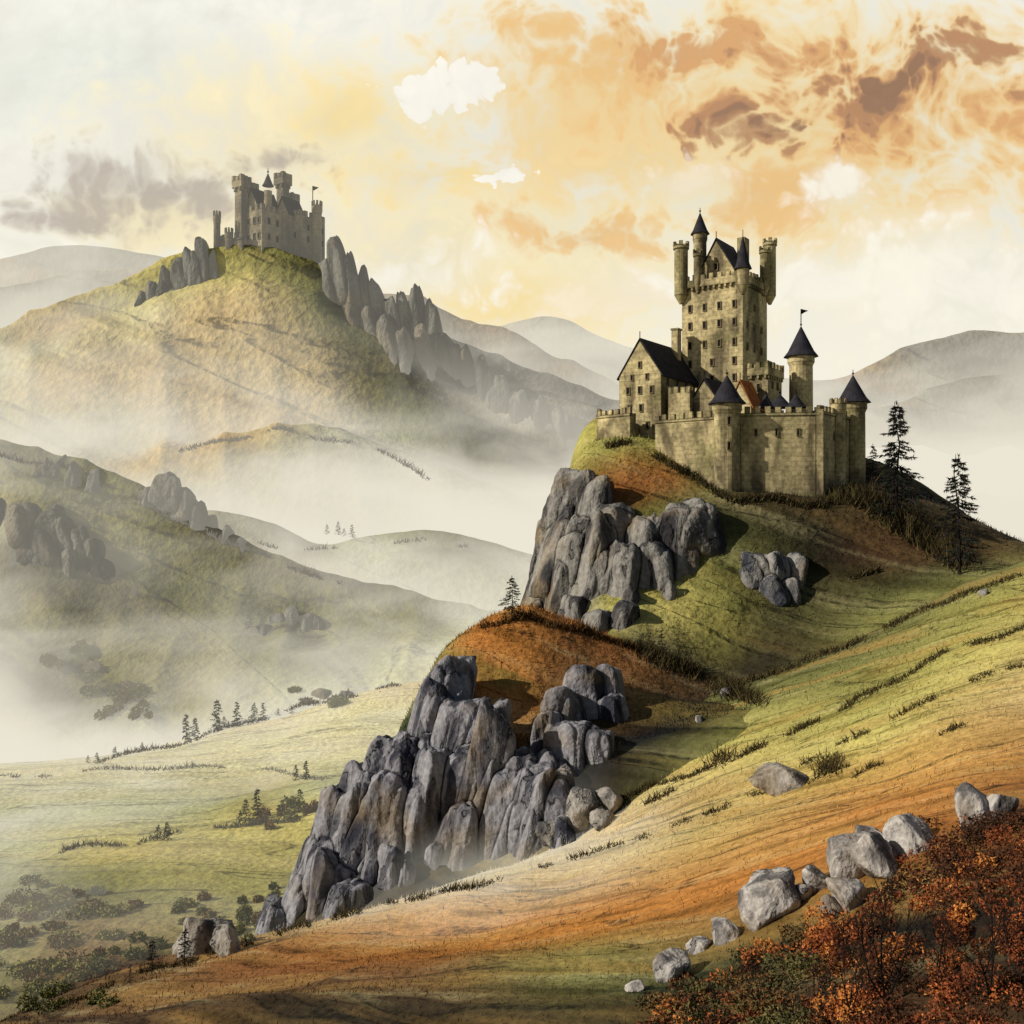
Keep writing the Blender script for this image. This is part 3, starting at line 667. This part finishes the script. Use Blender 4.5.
for q in [(250,628,24,12),(262,630,16,10),(288,632,18,10),(134,596,14,10),(338,535,14,9),(352,538,14,9),(327,534,10,8),(344,536,8,10)]: small(*q,.3)
f.obj('distant_trees',vmf)
def cloud(buf,c,r,n,size,cols,m,shell=.5,per=False):
    base=cols[rng.integers(len(cols))]
    for _ in range(n):
        q=rng.normal(size=3); q/=np.linalg.norm(q); q*=rng.uniform(shell,1)**.6
        k=1+.5*mn.noise(Vector(q*2.4)+Vector(c)*.7)
        p=np.array(c)+q*np.array(r)*k
        col=cols[rng.integers(len(cols))] if rng.uniform()<.15 else base; br=rng.uniform(.8,1.2)
        tri(buf,p,rng.normal(size=3),size*rng.uniform(.6,1.5),size*.42,tuple(max(.004,x*br) for x in col),m)
f=Buf(); gc=[lin((112,112,64)),lin((126,122,70)),lin((88,90,52)),lin((112,88,54))]
for q in [(100,680,34,26,.26),(125,692,36,26,.22),(60,662,36,24,.32),(150,708,26,20,.24),(85,648,26,20,.32),(112,705,24,16,.26),(285,806,34,30,.08),(310,800,28,26,.08),(265,815,20,18,.08),(335,808,24,20,.1),(320,702,40,16,.2),
          (20,905,60,26,.16),(70,925,60,24,.1),(120,905,50,20,.1),(250,915,34,30,.05),(230,925,30,20,.03),(30,960,70,30,.06),(80,965,60,24,.05),(120,945,50,22,.05),(190,905,30,18,.08),(10,935,50,24,.1),(60,890,40,18,.18),(270,895,24,20,.05),(20,985,60,26,.03),(70,995,50,22,.0)]:
    s0=9 if q[1]>850 else 5
    for k in range(s0):
        p=drop(q[0]+rng.normal()*q[2]*.45,q[1]+q[3]*.3+rng.normal()*6)
        if p is None: continue
        s_=p.y/1000; z_=rng.uniform(.5,1.1); cloud(f,(p.x,p.y,p.z+q[3]*.12*s_),(q[2]*.24*s_*z_,q[2]*.2*s_*z_,q[3]*.3*s_*z_),230,2.8*s_,gc,q[4])
f.obj('bushes',vmf)
f=Buf(); rc=[lin(c,.06) for c in((168,92,40),(128,66,34),(182,114,48),(78,48,30),(56,38,26),(104,56,32),(70,44,28),(120,64,34))]; dg=[lin(c,.1) for c in((78,74,42),(54,50,30),(104,96,50),(110,78,40))]
for _ in range(300):
    u=rng.uniform(650,1090); top_=1005-(u-650)*0.49
    v=rng.uniform(max(top_,848),1060)
    p=drop(u,v,bvF)
    if p is None: continue
    s_=p.y/1000; w=rng.uniform(16,40); h=rng.uniform(10,24)*(1 if u>780 else .6)
    near=u<820 and rng.uniform()<.75
    cloud(f,(p.x,p.y,p.z+h*.3*s_),(w*.6*s_,w*.5*s_,h*.65*s_),300,2.9*s_,dg if near else rc,0,.7)
for _ in range(46):
    u=rng.uniform(915,1070); v=rng.uniform(826,890)
    p=drop(u,v,bvF); s_=p.y/1000; cloud(f,(p.x,p.y,p.z+4*s_),(20*s_,17*s_,10*s_),300,2.8*s_,rc[3:],0,.7)
f.obj('autumn_bushes',vm)
def twig(buf,p,d,L,r,depth):
    q=p+d*L; tube(buf,p,q,r,r*.7,(.014,.010,.008),0,4)
    if depth==0: return
    for _ in range(rng.integers(2,4)):
        nd=(d+Vector(rng.normal(size=3)*.42)+Vector((0,0,.15))).normalized(); twig(buf,q,nd,L*rng.uniform(.6,.9),r*.64,depth-1)
for u,v,h in((886,1005,125),(990,1000,105),(940,985,75),(850,1015,80),(1010,950,70),(760,1010,50),(905,955,60),(720,1005,32),(815,1000,50)):
    p=drop(u,v,bvF)
    if p is None: continue
    s_=p.y/1000; b=Buf(); p=Vector(p)
    for k in range(3): twig(b,p,Vector((rng.normal()*.35,rng.normal()*.2-.15,1)).normalized(),h*.28*s_,h*.013*s_,5)
    b.obj('bare_shrub',vm)
def grass(buf,G,n,jr,hp,dmax=200):
    nv,nu=G.shape[:2]
    for _ in range(n):
        j=rng.uniform(jr[0],jr[1])*(nv-2); i=rng.uniform(0,1)*(nu-2); j0,i0=int(j),int(i)
        a,b_=j-j0,i-i0
        P=(G[j0,i0]*(1-a)*(1-b_)+G[j0+1,i0]*a*(1-b_)+G[j0,i0+1]*(1-a)*b_+G[j0+1,i0+1]*a*b_)
        y=P[1]
        if y<8 or y>dmax: continue
        if abs(P[0]/y)>.62: continue
        s_=y/1000; k=rng.uniform(.55,1.15); col=(P[3]*k,P[4]*k,P[5]*k)
        hh=hp*s_*rng.uniform(.4,1.5)
        tri(buf,P[:3]-np.array([0,0,.1*hh]),(rng.normal()*.5+.3,rng.normal()*.4,1),hh,s_*.5,col,P[6])
f=Buf(); grass(f,GF,45000,(.16,.85),4.2); grass(f,GH,9000,(.3,.8),4.2); grass(f,GG,8000,(.1,.8),4)
def line(pts,n,h,spread=1.5,cols=((60,52,34),(84,74,42),(50,42,28)),gap=.45,bv=None,m=0.0):
    cl=[lin(c) for c in cols]; L=[0]
    for a,b_ in zip(pts,pts[1:]): L.append(L[-1]+math.dist(a,b_))
    sd=rng.uniform(0,100)
    for _ in range(n):
        t=rng.uniform(0,L[-1]); k=max(i for i in range(len(L)-1) if L[i]<=t); a=(t-L[k])/(L[k+1]-L[k])
        g=mn.noise(Vector((t*.035,sd,0)))
        if g<gap-.5: continue
        u=pts[k][0]*(1-a)+pts[k+1][0]*a; v=pts[k][1]*(1-a)+pts[k+1][1]*a+7*mn.noise(Vector((t*.02,sd,5)))
        p=drop(u+rng.normal()*spread,v+rng.normal()*spread*.8,bv)
        if p is None: continue
        s_=p.y/1000; hh=h*s_*rng.uniform(.3,1.5)*(1+g*1.5)
        tri(f,p,(rng.normal()*.6,rng.normal()*.5,1),hh,s_*.6,tuple(cl[rng.integers(3)]),m)
line([(1024,575),(930,606),(860,640),(790,665),(720,692)],2000,5,gap=.3)
line([(1024,628),(940,655),(870,695),(800,730),(720,765),(640,790),(590,812)],2600,5,gap=.3)
line([(1024,705),(970,722),(910,752),(850,782)],800,4)
line([(1024,665),(950,690),(860,735),(800,765)],800,4)
line([(540,868),(620,845),(700,815),(780,790),(850,765)],1200,4)
line([(60,1006),(150,970),(230,950),(300,928),(400,902),(500,880)],2200,6,gap=.35)
line([(640,650),(680,668),(720,690),(760,700)],1900,12,4,gap=.1)
line([(480,626),(520,616),(580,630),(640,652)],1200,7,1.5,cols=((80,60,34),(56,44,26),(110,74,36)),gap=.2)
line([(700,620),(760,600),(820,590),(900,570)],700,5)
line([(830,500),(870,505),(910,530),(960,560)],2600,14,6,gap=.0)
line([(655,455),(715,490),(740,503),(820,505),(850,498)],1600,7,2,gap=.1)
line([(560,480),(600,447),(640,440)],700,6)
line([(600,830),(650,800),(700,775)],400,6)
for cu,cv in((722,762),(832,762),(828,770),(600,758)):
    line([(cu-11,cv),(cu+11,cv-2)],130,11,4,gap=-1)
f.obj('grass',vm)
f=Buf()
line([(0,456),(60,468),(130,496),(200,532),(270,560),(340,585)],1200,5,1,m=.25,gap=.3)
line([(100,763),(200,737),(300,706),(420,684)],1400,3.5,1,m=.15,gap=.3)
line([(60,852),(160,838),(250,825),(330,812)],1000,4,1,m=.1,gap=.3)
line([(0,778),(120,768),(240,768),(330,778)],900,3,1,m=.2,gap=.3)
line([(180,450),(280,430),(380,450),(430,480)],800,3,1,m=.3,gap=.35)
line([(200,528),(300,552),(380,542),(470,545)],500,3,1,m=.3)
f.obj('hedgerow',vmf)

# ---------------------------------------------------------------- sky + light
Ld=Vector((-.90,-.20,.48)).normalized()
w=bpy.data.worlds.new('World'); scene.world=w; w.use_nodes=True
n=N(w.node_tree)
D=n.node('ShaderNodeTexCoord').outputs['Generated']
sp_=n.node('ShaderNodeSeparateXYZ',{0:D}); dy=n.m('MAXIMUM',sp_.outputs[1],0.06)
px=n.m('DIVIDE',sp_.outputs[0],dy); py=n.m('DIVIDE',sp_.outputs[2],dy)
P=n.node('ShaderNodeCombineXYZ',{0:px,1:py}).outputs[0]
wn=n.vm('SUBTRACT',n.noise(P,8,5,0,True),(.5,.5,.5))
P2=n.vm('ADD',P,n.vm('MULTIPLY',wn,(.12,.10,0)))
vo=n.node('ShaderNodeTexVoronoi',{'Vector':P2,'Scale':30.0,'Detail':2.0,'Roughness':.6},feature='F1',voronoi_dimensions='2D').outputs['Distance']
vb_=n.node('ShaderNodeTexVoronoi',{'Vector':P2,'Scale':11.0,'Detail':0.0,'Roughness':.5},feature='F1',voronoi_dimensions='2D').outputs['Distance']
puff=n.m('ADD',n.m('SUBTRACT',.40,vo),n.m('MULTIPLY',n.m('SUBTRACT',.40,vb_),1.0))
fb=n.m('SUBTRACT',n.noise(P,6,6),.5)
def blobs(lst,PP=None):
    r=None
    for (u,v,rx,ry) in lst:
        q=n.vm('MULTIPLY',n.vm('SUBTRACT',PP or P2,((u-512)/1000,(512-v)/1000,0)),(1000/rx,1000/ry,0))
        f_=n.m('SUBTRACT',1.0,n.vm('LENGTH',q,(0,0,0)))
        r=f_ if r is None else n.m('MAXIMUM',r,f_)
    return r
col=n.mix(n.mr(py,.1,.5,0,1),L4((246,241,224)),L4((248,246,234)))
def layer(col,c,lst,lo,hi,ap=.5,af=.8,amt=1.0):
    f_=n.m('ADD',blobs(lst),n.m('ADD',n.m('MULTIPLY',puff,ap),n.m('MULTIPLY',fb,af)))
    return n.mix(n.mr(f_,lo,hi,0,amt),col,L4(c))
col=layer(col,(236,239,228),[(90,70,230,90)],-.1,.7,.3,.8,.75)
col=layer(col,(249,236,196),[(330,130,290,110),(520,250,420,160),(180,210,160,50),(760,130,430,230)],-.25,.6,.4,.8,.95)
col=layer(col,(244,216,160),[(610,120,270,150),(850,120,360,200)],-.2,.6,.5,.9,.95)
col=layer(col,(249,224,160),[(510,300,220,46),(350,112,80,44),(430,170,120,46)],-.1,.7,.5,.9,.75)
col=layer(col,(236,192,130),[(640,60,200,90),(890,110,280,150),(590,232,160,34),(770,190,140,60)],-.12,.55,.7,1.1,.8)
col=layer(col,(214,160,110),[(860,95,230,105),(690,45,130,44)],-.05,.42,.9,1.2,.75)
col=layer(col,(176,132,102),[(850,90,160,60),(940,66,140,54),(765,132,110,44)],.0,.42,1.0,1.3,.75)
col=layer(col,(130,106,92),[(880,80,110,34),(785,128,80,26)],.05,.5,1.1,1.4,.6)
col=layer(col,(178,168,160),[(150,182,190,50),(75,215,110,24),(270,150,100,28)],-.15,.75,.7,1.0,.8)
col=layer(col,(248,236,212),[(690,172,90,36),(640,290,160,46)],-.1,.5,.7,1.0,.75)
f_=n.m('ADD',blobs([(425,88,58,28),(470,80,58,22),(503,172,38,32)]),n.m('MULTIPLY',puff,.85))
col=n.mix(n.mr(f_,.0,.14,0,.9),col,L4((252,249,240)))
col=layer(col,(250,245,230),[(838,195,66,36),(970,290,220,90),(780,285,180,46),(40,270,200,36),(400,272,130,44)],-.2,.5,.7,.9,.92)
sh=n.m('ADD',1.0,n.m('ADD',n.m('MULTIPLY',puff,.09),n.m('MULTIPLY',fb,.14)))
col=n.mix(n.mr(py,.10,.32,0,1),col,n.mix(1.0,col,n.grey(sh),'MULTIPLY'))
col=n.mix(n.mr(py,.03,.17,1,0),col,L4((244,239,222)))
ns=n.node('ShaderNodeTexSky',sky_type='NISHITA'); ns.sun_disc=False
ns.sun_elevation=math.asin(Ld.z); ns.sun_rotation=math.atan2(Ld.x,Ld.y)%(2*math.pi)
b1=n.node('ShaderNodeBackground',{0:ns.outputs[0],1:0.05}); b2=n.node('ShaderNodeBackground',{0:col,1:1.0})
mx=n.node('ShaderNodeMixShader',{0:n.mr(sp_.outputs[1],.35,.7,0,1),1:b1.outputs[0],2:b2.outputs[0]})
ow=n.node('ShaderNodeOutputWorld'); n.nt.links.new(mx.outputs[0],ow.inputs[0])
w.cycles.sampling_method='MANUAL'; w.cycles.sample_map_resolution=256
sl=bpy.data.lights.new('sun','SUN'); sl.energy=4.9; sl.angle=math.radians(.6); sl.color=(1,.94,.82)
so=bpy.data.objects.new('sun',sl); COL.objects.link(so); so.rotation_euler=Ld.to_track_quat('Z','Y').to_euler()
cam=bpy.data.cameras.new('camera'); cam.sensor_width=36; cam.lens=36*1000/1024; cam.clip_start=.5; cam.clip_end=30000
co=bpy.data.objects.new('camera',cam); COL.objects.link(co); co.rotation_euler=(math.radians(90),0,0); scene.camera=co
scene.view_settings.view_transform='Standard'; scene.view_settings.look='None'; scene.view_settings.exposure=0
